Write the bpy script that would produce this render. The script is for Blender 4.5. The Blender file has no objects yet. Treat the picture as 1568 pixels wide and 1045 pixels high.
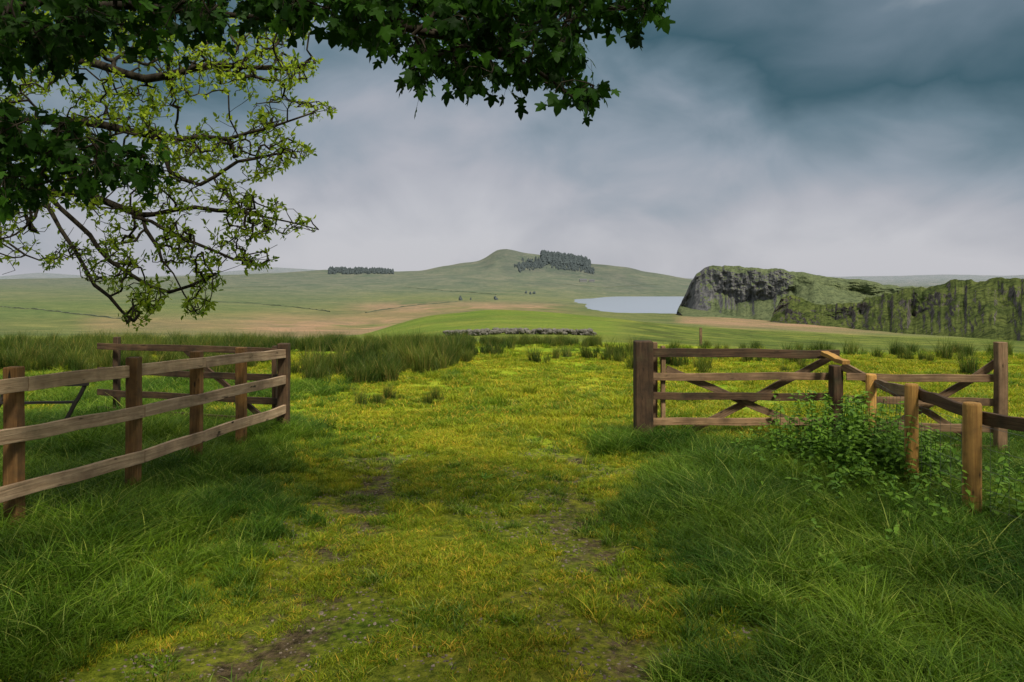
import bpy, math, numpy as np
from mathutils import Vector, Matrix
rng=np.random.default_rng(7)
S=bpy.context.scene
S.view_settings.view_transform='Standard'; S.view_settings.look='None'; S.view_settings.exposure=0
CAMZ=2.0; F=1200.0; CX=784.0; HY=430.0
def W(px,py,d): return np.array([(px-CX)/F*d, d, CAMZ-(py-HY)/F*d])
# ---------------- numpy noise
def _h(ix,iy,s):
    n=(ix.astype(np.int64)*374761393+iy.astype(np.int64)*668265263+s*1442695041)&0xffffffff
    n=((n^(n>>13))*1274126177)&0xffffffff
    return ((n^(n>>16))&0xffff)/65535.0
def vn(x,y,s=0):
    x=np.asarray(x,float);y=np.asarray(y,float)
    ix=np.floor(x);iy=np.floor(y);fx=x-ix;fy=y-iy
    fx=fx*fx*(3-2*fx);fy=fy*fy*(3-2*fy)
    a=_h(ix,iy,s);b=_h(ix+1,iy,s);c=_h(ix,iy+1,s);d=_h(ix+1,iy+1,s)
    return (a*(1-fx)+b*fx)*(1-fy)+(c*(1-fx)+d*fx)*fy
def fbm(x,y,s=0,o=4):
    r=0;a=.5;t=0
    for i in range(o):
        r=r+a*vn(x*2**i,y*2**i,s+i*17);t+=a;a*=.5
    return r/t
def ss(a,b,x):
    t=np.clip((x-a)/(b-a),0,1);return t*t*(3-2*t)
# ---------------- terrain
cols=np.array([0,250,450,560,650,750,850,950,1050,1200,1350,1568.])
rows=[
(22,[540,540,540,540,540,540,540,540,542,545,546,546]),
(30,[524,524,524,524,524,524,524,526,530,538,542,545]),
(45,[530,530,530,530,518,514,514,516,524,534,541,546]),
(80,[535,535,535,528,508,500,500,505,515,525,532,538]),
(130,[530,530,528,515,490,484,487,494,508,520,526,530]),
(180,[522,522,524,512,484,474,478,488,502,514,520,525]),
(230,[515,515,519,514,500,490,492,492,500,508,515,521]),
(320,[503,505,512,512,502,492,490,490,494,500,508,517]),
(450,[488,490,499,503,492,485,483,484,488,494,502,512]),
(600,[474,476,486,489,484,478,478,480,484,489,495,500]),
(750,[464,467,475,476,472,470,473,480,481,482,482,482]),
(1000,[452,455,462,463,461,461,463,470,470,470,470,470]),
(1286,[442,445,450,452,452,452,455,463,463,463,463,463]),
(1500,[436,438,441,442,442,442,446,455,455,455,455,455]),
(1850,[431,430,428,427,424,420,424,432,441,445,450,450]),
]
skyx=[-600,0,250,430,500,560,610,650,675,700,725,740,750,760,772,785,800,815,830,860,890,905,925,960,985,1020,1060,1120,1600,2200]
skyy=[432,427,423,417,412,413,415,413,407,403,400,396,389,382,379,381,385,387,389,392,396,402,404,408,414,420,427,434,440,440]
PX=np.arange(-600,2200,8.0)
tab=[];dr=[]
for d,v in rows: tab.append(np.interp(PX,cols,v));dr.append(d)
sky=np.interp(PX,skyx,skyy)
for d,o in ((2200,0),(2500,5),(3200,14)): tab.append(sky+o);dr.append(d)
ridge=np.interp(PX,[-600,0,60,120,200,300,420,600,900,1100,1250,1380,1450,1540,1620,2200],[424,423,417,421,424,420,409,420,426,426,424,422,420,422,418,420])
tab.append(ridge+7);dr.append(4500)
tab.append(ridge);dr.append(6500)
tab.append(ridge+10);dr.append(9500)
tab=np.array(tab);dr=np.log(np.array(dr,float))
LD=np.linspace(np.log(20),np.log(9500),420)
T=np.array([np.interp(LD,dr,tab[:,j]) for j in range(len(PX))]).T
def blur(A,k,ax):
    ker=np.hanning(k+2)[1:-1];ker/=ker.sum()
    return np.apply_along_axis(lambda v:np.convolve(np.pad(v,k//2,mode='edge'),ker,'valid'),ax,A)
T=blur(T,11,0)
near=LD[:,None]<np.log(1600)
T=np.where(near,blur(T,9,1),T)
def tabs(px,d):
    fx=np.clip((px-PX[0])/8.0,0,len(PX)-1.001);fy=np.clip((np.log(np.maximum(d,20))-LD[0])/(LD[1]-LD[0]),0,len(LD)-1.001)
    i=fx.astype(int);j=fy.astype(int);a=fx-i;b=fy-j
    return (T[j,i]*(1-a)+T[j,i+1]*a)*(1-b)+(T[j+1,i]*(1-a)+T[j+1,i+1]*a)*b
def H(x,y):
    x=np.asarray(x,float);y=np.asarray(y,float)
    px=CX+F*x/np.maximum(y,1.0)
    zf=CAMZ-(tabs(px,y)-HY)/F*y
    left=ss(-1.9,-2.8,x)*ss(12,9,y);right=ss(1.0,2.0,x)*ss(12,9,y)
    zn=0.10*left+0.03*right-0.03*ss(8,20,y)
    zn=zn+0.05*(fbm(x*.9,y*.9,3)-.5)+.10*(fbm(x*.25,y*.25,5)-.5)
    rut=np.exp(-((x+1.42)/.28)**2)+np.exp(-((x-.65)/.28)**2)
    zn=zn-0.04*rut*ss(12,9,y)
    k=ss(17,24,y)
    z=zn*(1-k)+zf*k
    amp=np.clip((y-20)/60,0,1)*np.minimum(.12+y*.0014,3.0)
    z=z+amp*((fbm(x/14.,y/18.,9)-.5)*ss(1500,300,y)+(fbm(x/70.,y/110.,11)-.5)*1.6*ss(60,300,y))
    return z
def ground(px,py,dmin=26,dmax=5000):
    """first terrain point seen along a ray: used to set landscape features on the land"""
    d=np.exp(np.linspace(np.log(dmin),np.log(dmax),900))
    x=(px-CX)/F*d
    z=H(x,d);zr=CAMZ-(py-HY)/F*d
    k=np.argmax(z>=zr)
    if not (z>=zr).any(): k=int(np.argmax((z-CAMZ)/d))
    return np.array([x[k],d[k],z[k]])
# ---------------- mesh helper
def mesh_np(name,V,Fc,mat=None,smooth=False):
    V=np.asarray(V,np.float32);Fc=np.asarray(Fc,np.int32)
    me=bpy.data.meshes.new(name);k=Fc.shape[1]
    me.vertices.add(len(V));me.vertices.foreach_set('co',V.ravel())
    me.loops.add(Fc.size);me.loops.foreach_set('vertex_index',Fc.ravel())
    me.polygons.add(len(Fc));me.polygons.foreach_set('loop_start',np.arange(0,Fc.size,k,dtype=np.int32))
    me.polygons.foreach_set('use_smooth',np.full(len(Fc),smooth))
    me.update(calc_edges=True);me.validate()
    if mat: me.materials.append(mat)
    return me
def obj(name,me,parent=None,link=True):
    o=bpy.data.objects.new(name,me)
    if link:S.collection.objects.link(o)
    if parent:o.parent=parent
    return o
def empty(name,loc=(0,0,0)):
    o=bpy.data.objects.new(name,None);o.empty_display_size=.3;S.collection.objects.link(o);return o
def grid_faces(n,m):
    i=np.arange(n-1)[:,None]*m+np.arange(m-1)[None,:]
    i=i.ravel();return np.stack([i,i+1,i+m+1,i+m],1)
# ---------------- materials
class NT:
    def __init__(s,name):
        s.m=bpy.data.materials.new(name);s.m.use_nodes=True;s.t=s.m.node_tree;s.t.nodes.clear()
        s.out=s.n('ShaderNodeOutputMaterial')
    def n(s,ty,**kw):
        nd=s.t.nodes.new(ty)
        for k,v in kw.items():setattr(nd,k,v)
        return nd
    def l(s,a,b):s.t.links.new(a,b)
    def val(s,sock,v):
        if hasattr(v,'default_value') or hasattr(v,'is_output'): s.l(v,sock)
        else: sock.default_value=v
    def noise(s,vec,scale,detail=4,rough=.55,dist=0):
        nd=s.n('ShaderNodeTexNoise');s.l(vec,nd.inputs['Vector']);nd.inputs['Scale'].default_value=scale
        nd.inputs['Detail'].default_value=detail;nd.inputs['Roughness'].default_value=rough;nd.inputs['Distortion'].default_value=dist
        return nd.outputs['Fac']
    def rng(s,v,a,b,c=0,d=1):
        nd=s.n('ShaderNodeMapRange');s.l(v,nd.inputs[0])
        for i,q in enumerate((a,b,c,d)):nd.inputs[i+1].default_value=q
        return nd.outputs[0]
    def mix(s,f,a,b,mode='MIX'):
        nd=s.n('ShaderNodeMix',data_type='RGBA',blend_type=mode)
        s.val(nd.inputs[0],f)
        for k,v in ((6,a),(7,b)):
            if isinstance(v,tuple):nd.inputs[k].default_value=(*v[:3],1)
            else:s.l(v,nd.inputs[k])
        return nd.outputs[2]
    def math(s,op,a,b=0.0):
        nd=s.n('ShaderNodeMath',operation=op);s.val(nd.inputs[0],a);s.val(nd.inputs[1],b);return nd.outputs[0]
    def attr(s,nm,o='Fac'): return s.n('ShaderNodeAttribute',attribute_name=nm).outputs[o]
    def pos(s):return s.n('ShaderNodeNewGeometry').outputs['Position']
    def mapv(s,vec,scale):
        nd=s.n('ShaderNodeMapping');s.l(vec,nd.inputs[0]);nd.inputs['Scale'].default_value=scale;return nd.outputs[0]
    def bsdf(s,col,rough=.8,spec=.2,bump=None,bs=.5,bd=.02,transl=0,tcol=None):
        p=s.n('ShaderNodeBsdfPrincipled')
        if isinstance(col,tuple):p.inputs['Base Color'].default_value=(*col,1)
        else:s.l(col,p.inputs['Base Color'])
        s.val(p.inputs['Roughness'],rough);p.inputs['Specular IOR Level'].default_value=spec
        if bump is not None:
            b=s.n('ShaderNodeBump');b.inputs['Strength'].default_value=bs;b.inputs['Distance'].default_value=bd
            s.l(bump,b.inputs['Height']);s.l(b.outputs[0],p.inputs['Normal'])
        o=p.outputs[0]
        if transl>0:
            t=s.n('ShaderNodeBsdfTranslucent')
            c=tcol or col
            if isinstance(c,tuple):t.inputs[0].default_value=(*c,1)
            else:s.l(c,t.inputs[0])
            mx=s.n('ShaderNodeMixShader');mx.inputs[0].default_value=transl
            s.l(o,mx.inputs[1]);s.l(t.outputs[0],mx.inputs[2]);o=mx.outputs[0]
        s.l(o,s.out.inputs[0]);return s.m

def mat_ground():
    n=NT('ground_mat');p=n.pos()
    a=n.attr('Col','Color');dirt=n.attr('dirt')
    n1=n.noise(p,16,4,.7);n2=n.noise(p,1.6,3,.6);n3=n.noise(p,.09,3,.6);n4=n.noise(p,.018,4,.6)
    c=n.mix(1.0,a,n.mix(n.rng(n1,.35,.65),(.38,.46,.4),(1.45,1.35,1.3)),'MULTIPLY')
    c=n.mix(1.0,c,n.mix(n.rng(n2,.3,.7),(.68,.82,.7),(1.28,1.13,1.2)),'MULTIPLY')
    c=n.mix(1.0,c,n.mix(n.rng(n3,.3,.7),(.75,.80,.80),(1.25,1.16,1.12)),'MULTIPLY')
    c=n.mix(1.0,c,n.mix(n.rng(n4,.35,.65),(.80,.87,.86),(1.2,1.1,1.1)),'MULTIPLY')
    nd=n.noise(p,3.0,5,.8);d2=n.math('ADD',nd,dirt)
    f=n.rng(d2,.76,.90)
    dc=n.mix(n.rng(n1,.35,.65),(.026,.018,.011),(.135,.092,.06))
    c=n.mix(n.math('MULTIPLY',f,.9),c,dc)
    return n.bsdf(c,.95,.06,n1,.9,.05)
def mat_grass(name,ca,cb,cc,base=(.03,.05,.01),dry=.8):
    n=NT(name);p=n.pos()
    oi=n.n('ShaderNodeObjectInfo').outputs['Random']
    uvz=n.attr('bh');br=n.attr('br')
    c=n.mix(n.rng(n.noise(p,.7,2),.35,.65),ca,cb)
    c=n.mix(n.math('MULTIPLY',n.rng(br,.78,1.0),dry),c,cc)
    c=n.mix(1.0,c,n.mix(br,(.55,.6,.55),(1.4,1.35,1.25)),'MULTIPLY')
    c=n.mix(1.0,c,n.mix(oi,(.65,.72,.68),(1.3,1.22,1.15)),'MULTIPLY')
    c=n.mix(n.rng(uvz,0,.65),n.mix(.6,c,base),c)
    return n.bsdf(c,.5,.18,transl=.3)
def mat_leaf(name,ca,cb,tr=.4,spec=.4,tc=None):
    n=NT(name);br=n.attr('br')
    c=n.mix(br,ca,cb)
    return n.bsdf(c,.5,spec,transl=tr,tcol=tc)
def mat_wood(name,ca,cb,cg,green=.25):
    n=NT(name);tc=n.n('ShaderNodeTexCoord').outputs['Object']
    oi=n.n('ShaderNodeObjectInfo');r=oi.outputs['Random']
    ad=n.n('ShaderNodeVectorMath',operation='ADD');n.l(tc,ad.inputs[0])
    cm=n.n('ShaderNodeCombineXYZ')
    k=n.math('MULTIPLY',r,37.0)
    for i in range(3):n.l(k,cm.inputs[i])
    n.l(cm.outputs[0],ad.inputs[1]);v=ad.outputs[0]
    g=n.noise(n.mapv(v,(2,45,45)),1,5,.65,.6);b=n.noise(v,3,5,.6);kn=n.noise(n.mapv(v,(5,18,18)),1,2)
    c=n.mix(n.rng(g,.3,.7),ca,cb)
    c=n.mix(n.rng(b,.42,.70),c,cg)
    c=n.mix(n.rng(kn,.66,.74),c,(.03,.02,.012))
    c=n.mix(1.0,c,n.mix(r,(.7,.7,.7),(1.25,1.2,1.12)),'MULTIPLY')
    c=n.mix(n.math('MULTIPLY',n.rng(n.noise(v,7,5,.7),.50,.7),green),c,(.08,.09,.04))
    return n.bsdf(c,.8,.25,g,.8,.01)
M_ground=mat_ground()
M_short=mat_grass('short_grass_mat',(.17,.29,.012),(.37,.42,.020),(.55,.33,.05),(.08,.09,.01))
M_long=mat_grass('long_grass_mat',(.050,.135,.009),(.155,.27,.016),(.36,.38,.10),(.012,.026,.004),.5)  # long grass, and short slightly, darkened in colour to deepen foreground shade
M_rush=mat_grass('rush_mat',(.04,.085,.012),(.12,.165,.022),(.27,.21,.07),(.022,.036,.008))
M_ash=mat_leaf('ash_leaf_mat',(.15,.26,.018),(.42,.53,.035),.5,.15)
M_syc=mat_leaf('sycamore_leaf_mat',(.008,.028,.004),(.045,.125,.010),.35,.08)
M_nettle=mat_leaf('nettle_leaf_mat',(.05,.14,.013),(.22,.38,.035),.3,.15)
n=NT('bark_mat');p=n.pos();g=n.noise(n.mapv(p,(30,30,8)),1,3)
M_bark=n.bsdf(n.mix(n.rng(g,.3,.7),(.015,.012,.009),(.06,.05,.035)),.9,.1)
M_woodL=mat_wood('weathered_rail_mat',(.29,.19,.11),(.60,.45,.30),(.19,.13,.085))
M_postL=mat_wood('brown_post_mat',(.20,.095,.03),(.40,.22,.08),(.10,.06,.032))
M_dark=mat_wood('dark_gate_wood_mat',(.042,.023,.013),(.15,.09,.05),(.028,.02,.013))
M_gate=mat_wood('gate_wood_mat',(.15,.085,.045),(.36,.24,.14),(.085,.055,.034))
M_or=mat_wood('new_post_mat',(.32,.16,.04),(.60,.35,.10),(.18,.105,.04),.2)
n=NT('wire_mat');M_wire=n.bsdf((.12,.12,.11),.5,.5)
def mat_rock(name,rockA,rockB,gr1,gr2,stripe=.25,lo=.55,hi=.8,bias=-.6):
    n=NT(name);geo=n.n('ShaderNodeNewGeometry');p=geo.outputs['Position']
    sp=n.n('ShaderNodeSeparateXYZ');n.l(geo.outputs['Normal'],sp.inputs[0])
    s1=n.noise(n.mapv(p,(stripe,stripe,stripe*.22)),1,7,.8,.5);s2=n.noise(p,.07,7,.78)
    rc=n.mix(n.rng(s1,.40,.62),rockA,rockB)
    gc=n.mix(n.rng(s2,.35,.65),gr1,gr2)
    gc=n.mix(n.rng(n.noise(p,.35,5,.8),.47,.60),gc,tuple(x*.5 for x in gr1))
    rk=n.attr('rock')
    f=n.math('ADD',n.rng(sp.outputs[2],lo,hi,1,0),n.rng(s2,.35,.65,bias,.3))
    f=n.math('MULTIPLY',f,rk)
    return n.bsdf(n.mix(n.rng(f,.3,.5),gc,rc),.95,.05,s1,.9,1.5)
M_rock1=mat_rock('crag_far_mat',(.065,.068,.075),(.20,.195,.20),(.11,.14,.07),(.16,.185,.085),.30)
M_rock2=mat_rock('crag_near_mat',(.035,.033,.034),(.20,.18,.165),(.055,.08,.022),(.145,.17,.045),.42,bias=-.85)
n=NT('stone_mat');p=n.pos();s=n.noise(p,3,4,.7)
M_stone=n.bsdf(n.mix(n.rng(s,.3,.7),(.07,.065,.055),(.20,.185,.16)),.9,.15)
n=NT('far_wall_mat');M_fwall=n.bsdf(n.mix(n.noise(n.pos(),.1,3),(.09,.115,.07),(.14,.155,.11)),.9,.1)  # paler base colour has the haze painted in
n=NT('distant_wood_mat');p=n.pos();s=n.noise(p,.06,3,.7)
M_dw=n.bsdf(n.mix(n.rng(s,.3,.7),(.065,.082,.09),(.09,.11,.112)),.95,.05)  # blue-grey haze mixed into the woodland colour itself
n=NT('water_mat');M_water=n.bsdf((.28,.32,.39),.25,.5,n.noise(n.pos(),.4,3),.1,.05)
n=NT('pebble_mat');s=n.n('ShaderNodeObjectInfo').outputs['Random'];M_peb=n.bsdf(n.mix(s,(.06,.045,.035),(.24,.19,.15)),.85,.2)
# ---------------- ground sheet
NR,NC=720,520
yy=np.exp(np.linspace(np.log(15),np.log(9540),NR))-40
uu=np.linspace(-1.1,1.1,NC)
Y=np.repeat(yy[:,None],NC,1);X=uu[None,:]*(Y+40)
Z=H(X,Y)
V=np.stack([X,Y,Z],-1).reshape(-1,3)
me=mesh_np('ground',V,grid_faces(NR,NC),M_ground,True)
pxg=(CX+F*X/np.maximum(Y,1));pyg=HY+F*(CAMZ-Z)/np.maximum(Y,1)
C=np.zeros((NR,NC,3))
def blend(C,m,col): return C*(1-m[...,None])+np.array(col)*m[...,None]
C[:]=(.155,.20,.055)
nz=fbm(X/9,Y/9,21);nzl=fbm(X/60,Y/120,22)
C=blend(C,ss(.45,.62,nz)*.5,(.24,.27,.05))
nf=ss(34,28,Y)
C=blend(C,nf,(.26,.37,.022))
C=blend(C,nf*ss(.5,.7,fbm(X/2.2,Y/2.2,24))*.6,(.42,.40,.045))
C=blend(C,nf*.7*np.exp(-((X-1.3)/2.2)**2-((Y-12.6)/.8)**2)*ss(.35,.55,fbm(X*1.3,Y*1.8,124)),(.50,.40,.20))
md=ss(33,40,Y)*ss(215,190,Y)*ss(540,600,pxg+20*(nz-.5))*ss(985,925,pxg)
C=blend(C,md*.9,(.135,.205,.035))
C=blend(C,md*.6*ss(60,40,Y),(.18,.21,.045))
C=blend(C,md*ss(.5,.6,fbm(X/6,Y/14,30))*.35,(.19,.21,.05))
rt=ss(33,40,Y)*ss(240,200,Y)*ss(930,990,pxg)
C=blend(C,rt,(.11,.155,.035));C=blend(C,rt*ss(.45,.6,fbm(X/5,Y/9,31))*.8,(.18,.22,.05));C=blend(C,rt*ss(.52,.62,fbm(X/3,Y/7,33))*.75,(.06,.085,.025))
val=ss(215,260,Y)*ss(1150,900,Y)
C=blend(C,val,(.145,.175,.07))
C=blend(C,val*ss(.5,.6,fbm(X/25,Y/60,35))*.6,(.10,.13,.055))
fld=ss(420,520,Y)*ss(1900,1500,Y)*ss(600,480,pxg)
C=blend(C,fld*.9,(.125,.172,.07))
pk=np.clip(np.exp(-((pyg-500)/19)**2)*ss(330,430,pxg+30*(nzl-.5))*ss(720,640,pxg)+np.exp(-((pyg-470)/8)**2)*ss(500,600,pxg)*ss(900,820,pxg)+.5*np.exp(-((pyg-497)/16)**2)*ss(100,160,pxg)*ss(420,330,pxg)+np.exp(-((pyg-495)/16)**2)*ss(1020,1060,pxg)*ss(1500,1250,pxg),0,1)
C=blend(C,ss(200,250,Y)*ss(1150,900,Y)*pk*ss(.22,.42,nzl+.3*(nz-.5)),(.32,.225,.15))
C=blend(C,ss(200,250,Y)*ss(1150,900,Y)*pk*ss(.5,.6,fbm(X/16,Y/40,135))*.5,(.17,.17,.08))
patch=vn(np.floor(X/140+.3*Y/140)*7.3,np.floor(Y/230)*3.1,40)
C=blend(C,ss(700,900,Y)*.55*(patch),(.155,.175,.095))
C=blend(C,ss(700,900,Y)*.5*(patch<.3),(.105,.15,.07))
C=blend(C,ss(500,1900,Y)*.85,(.135,.160,.150))  # haze put into the land colour, stronger with distance
C=blend(C,ss(3000,5000,Y),(.22,.255,.305))  # farthest ridges tinted blue-grey as painted haze
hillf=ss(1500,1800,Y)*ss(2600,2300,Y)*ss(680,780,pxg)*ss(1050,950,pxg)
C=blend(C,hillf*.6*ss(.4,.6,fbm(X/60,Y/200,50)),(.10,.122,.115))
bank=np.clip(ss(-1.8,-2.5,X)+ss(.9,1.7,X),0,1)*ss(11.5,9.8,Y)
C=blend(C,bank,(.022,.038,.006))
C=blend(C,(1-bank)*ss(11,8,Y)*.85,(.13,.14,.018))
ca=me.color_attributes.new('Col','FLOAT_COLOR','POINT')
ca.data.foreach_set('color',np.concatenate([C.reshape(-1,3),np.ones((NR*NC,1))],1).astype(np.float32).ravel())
def dirtf(x,y):
    r=np.exp(-((x+1.42+.15*np.sin(y*.8))/.5)**2)+np.exp(-((x-.65-.12*np.sin(y*.7))/.42)**2)
    r=r*.22*ss(11.5,9.5,y)+.12*ss(11.5,8,y)*(abs(x+.3)<2.3)
    r=r+.17*np.exp(-((x-1.5)/2.0)**2-((y-13.5)/1.1)**2)
    return r
dt=me.attributes.new('dirt','FLOAT','POINT');dt.data.foreach_set('value',dirtf(X,Y).astype(np.float32).ravel())
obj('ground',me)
# ---------------- lake
lx=np.linspace(-60,420,30);ly=np.linspace(640,1480,30)
LX,LY=np.meshgrid(lx,ly);me=mesh_np('lake',np.stack([LX,LY,np.full_like(LX,-28.)],-1).reshape(-1,3),grid_faces(30,30),M_water)
obj('lake',me)
# ---------------- crags
def crag(name,top,base,mat,n=420,m=120,rock=lambda px:1.0,back=160,colamp=3.0,seed=1,cf=5.5,cs0=.4,gully=.6,topv=.35,edga=3.4):
    top=np.array(top,float);base=np.array(base,float)
    t=np.linspace(0,1,n)
    def res(P):
        s=(P[:,0]-P[0,0])/(P[-1,0]-P[0,0])
        return np.stack([np.interp(t,s,P[:,k]) for k in range(3)],1)
    tp=res(top);bp=res(base)
    w=lambda q:np.stack([(q[:,0]-CX)/F*q[:,2],q[:,2],CAMZ-(q[:,1]-HY)/F*q[:,2]],1)
    tw=w(tp);bw=w(bp)
    s=np.linspace(0,1,m)
    arc=np.cumsum(np.r_[0,np.linalg.norm(np.diff(bw[:,:2],axis=0),axis=1)])
    V=np.zeros((m+30,n,3));R=np.zeros((m+30,n))
    d=tw-bw
    out=-d[:,:2]/np.linalg.norm(d[:,:2],axis=1,keepdims=True).clip(1)
    csl=np.clip(cs0+(fbm(arc/28,np.full(n,4.3),seed+60,4)-.5)*1.1,.15,.74)
    ctop=np.clip(.95-.2*topv-(fbm(arc/18,np.full(n,7.3),seed+61,4)-.5)*topv,csl+.14,.97)
    gul=ss(gully,gully+.09,fbm(arc/24,np.full(n,1.3),seed+62,3))
    for i in range(m):
        si=s[i]
        h=np.where(si<csl,.62*si/csl,np.where(si<csl+.06,.62+.10*(si-csl)/.06,np.where(si<ctop,.72+.10*(si-csl-.06)/(ctop-csl-.06),.82+.18*(si-ctop)/(1-ctop))))
        h=h*(1-gul)+gul*si
        V[i,:,:2]=bw[:,:2]+d[:,:2]*h[:,None];V[i,:,2]=bw[:,2]+d[:,2]*si
        cl=np.clip((si-csl)/.12,0,1)*np.clip((1-si)/.06,0,1)*(1-.7*gul)
        q=(fbm(arc/cf,np.full(n,si*2.4),seed,5)-.5)*2.2*colamp*cl+(fbm(arc/26,np.full(n,si*3),seed+9,4)-.5)*colamp*5*math.sin(math.pi*si)
        q=q+(fbm(arc/7,np.full(n,si*11),seed+19,4)-.5)*colamp*1.8*cl
        V[i,:,:2]+=out*q[:,None];V[i,:,2]+=(fbm(arc/6,np.full(n,si*6),seed+5,4)-.5)*2.5*math.sin(math.pi*si)
        R[i]=1
    edge=(fbm(arc/12,np.full(n,2.),seed+6,4)-.5)*edga
    for i in range(m-24,m):V[i,:,2]+=edge*((i-(m-25))/24)
    for j in range(30):
        k=(j+1)/30
        V[m+j,:,:2]=tw[:,:2]-out*back*k
        V[m+j,:,2]=tw[:,2]+edge*(1-k)-d[:,2]*k**1.6*1.0+(fbm(arc/15,np.full(n,k*5),seed+8)-.5)*4*k
    sk=bw.copy();sk[:,2]-=12;sk[:,:2]+=out*14
    V=np.concatenate([sk[None],V]);R=np.concatenate([R[:1],R])
    pr=np.array([rock(a) for a in tp[:,0]]);R=R*pr[None]
    N=V.shape[0]
    me=mesh_np(name,V.reshape(-1,3),grid_faces(N,n),mat,False)
    a=me.attributes.new('rock','FLOAT','POINT');a.data.foreach_set('value',R.astype(np.float32).ravel())
    return obj(name,me)
crag('crag_hill',[(1037,477,640),(1046,458,640),(1056,436,636),(1066,419,630),(1078,409,622),(1095,406,612),(1120,408,600),(1160,410,585),(1200,413,570),(1250,421,555),(1300,428,540),(1350,434,525),(1420,442,515)],
 [(1036,480,650),(1046,482,620),(1060,486,600),(1080,488,585),(1100,489,570),(1130,490,545),(1160,491,520),(1190,492,500),(1220,494,480),(1260,490,470),(1310,482,470),(1360,472,470),(1420,460,480)],
 M_rock1,rock=lambda p:1.0 if p<1190 else max(.1,1-(p-1190)/45),back=150,seed=4,colamp=3.0,cs0=.42,gully=.66,topv=.3)
crag('crag_hill',[(1185,476,470),(1197,454,468),(1215,453,460),(1245,466,440),(1280,469,420),(1315,462,400),(1350,453,380),(1385,441,360),(1430,434,340),(1500,430,310),(1568,426,285),(1720,412,240)],
 [(1180,491,455),(1197,494,440),(1215,498,425),(1245,504,400),(1280,511,370),(1315,517,342),(1350,522,312),(1385,526,285),(1430,531,255),(1500,540,215),(1568,552,180),(1720,566,130)],
 M_rock2,n=620,colamp=2.0,back=120,seed=23,cf=4,cs0=.50,gully=.55,topv=.7,edga=4.0)
# ---------------- field walls
def wall(name,pts,h,th,mat,step=None):
    P=[ground(*q) for q in pts]
    out=[]
    for a,b in zip(P[:-1],P[1:]):
        k=max(3,int(np.linalg.norm((b-a)[:2])/ (step or 6)))
        for i in range(k):out.append(a+(b-a)*i/k)
    out.append(P[-1]);out=np.array(out)
    out[:,2]=H(out[:,0],out[:,1])
    n=len(out);tg=np.gradient(out[:,:2],axis=0);tg/=np.linalg.norm(tg,axis=1,keepdims=True)+1e-9
    nm=np.stack([-tg[:,1],tg[:,0]],1)*th/2
    hh=h*(.3+.9*rng.random(n))
    V=np.zeros((n,4,3))
    V[:,0,:2]=out[:,:2]+nm;V[:,1,:2]=out[:,:2]+nm*.7;V[:,2,:2]=out[:,:2]-nm*.7;V[:,3,:2]=out[:,:2]-nm
    V[:,0,2]=V[:,3,2]=out[:,2]-.5;V[:,1,2]=V[:,2,2]=out[:,2]+hh
    return obj(name,mesh_np(name,V.reshape(-1,3),grid_faces(n,4),mat))
for L in ([(330,463),(400,466),(460,472),(505,478)],[(200,455),(330,442),(440,440)],[(560,480),(620,470),(700,462)],
          [(0,470),(100,480),(200,490)],[(620,440),(700,447),(760,452)],[(860,436),(930,441),(1010,436)]):
    wall('dry_stone_wall',[(a,b,200) for a,b in L],.9,.9,M_fwall)
import bmesh
def stones(name,P,smin,smax,mat):
    bm=[];fc=[];o=0
    ico=bpy.data.meshes.new('t')
    b=bmesh.new();bmesh.ops.create_icosphere(b,subdivisions=1,radius=1);b.to_mesh(ico);b.free()
    tv=np.array([v.co[:] for v in ico.vertices]);tf=np.array([p.vertices[:] for p in ico.polygons])
    for q in P:
        s=rng.uniform(smin,smax)*np.array([1.3,1,.7])*rng.uniform(.8,1.3,3)
        v=tv*s*(1+.25*(rng.random((len(tv),1))-.5));a=rng.random()*6.28
        R=np.array([[math.cos(a),-math.sin(a),0],[math.sin(a),math.cos(a),0],[0,0,1]])
        bm.append(v@R.T+q);fc.append(tf+o);o+=len(tv)
    return obj(name,mesh_np(name,np.concatenate(bm),np.concatenate(fc),mat))
P=[]
for seg in (((680,50),(730,46)),((730,46),(770,49)),((770,49),(910,47))):
    (a,da),(b,db)=seg
    for i in range(int(abs(b-a)*1.3)):
        k=rng.random();px=a+(b-a)*k;d=da+(db-da)*k+rng.normal()*.2;x=(px-CX)/F*d
        P.append((x,d,float(H(x,d))+rng.uniform(.05,.30)))
stones('dry_stone_wall',P,.09,.2,M_stone)
# ---------------- distant woodland
def woods(name,area,cnt,h0,h1,mat):
    tv=[];tf=[];o=0
    for i in range(cnt):
        px,py,d=area();x=(px-CX)/F*d;z=float(H(x,d));h=rng.uniform(h0,h1);r=h*rng.uniform(.22,.36)
        k=7;rings=[(0,.3),(.2,.9),(.5,1.0),(.78,.65),(1,.06)]
        vv=[]
        for (t,rr) in rings:
            for j in range(k):
                a=j/k*6.283+t*2;q=rr*r*rng.uniform(.6,1.35)
                vv.append((x+q*math.cos(a),d+q*math.sin(a),z-2+t*h*rng.uniform(.9,1.08)))
        for a in range(4):
            for j in range(k):
                tf.append((o+a*k+j,o+a*k+(j+1)%k,o+(a+1)*k+(j+1)%k,o+(a+1)*k+j))
        tv+=vv;o+=len(vv)
    return obj(name,mesh_np(name,np.array(tv),np.array(tf),mat))
def a1():
    return rng.uniform(829,903),0,rng.uniform(2040,2230)
def a1b():
    k=rng.random()**.7;return 788+k*62+rng.normal()*2,0,1930+k*180+rng.normal()*35
def a1c():
    return rng.uniform(845,910),0,rng.uniform(1960,2060)
def a2(): return rng.uniform(503,602),0,rng.uniform(2000,2250)
woods('distant_woodland',a1,700,9,18,M_dw);woods('distant_woodland',a1b,420,5,11,M_dw);woods('distant_woodland',a1c,220,5,10,M_dw)
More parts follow.
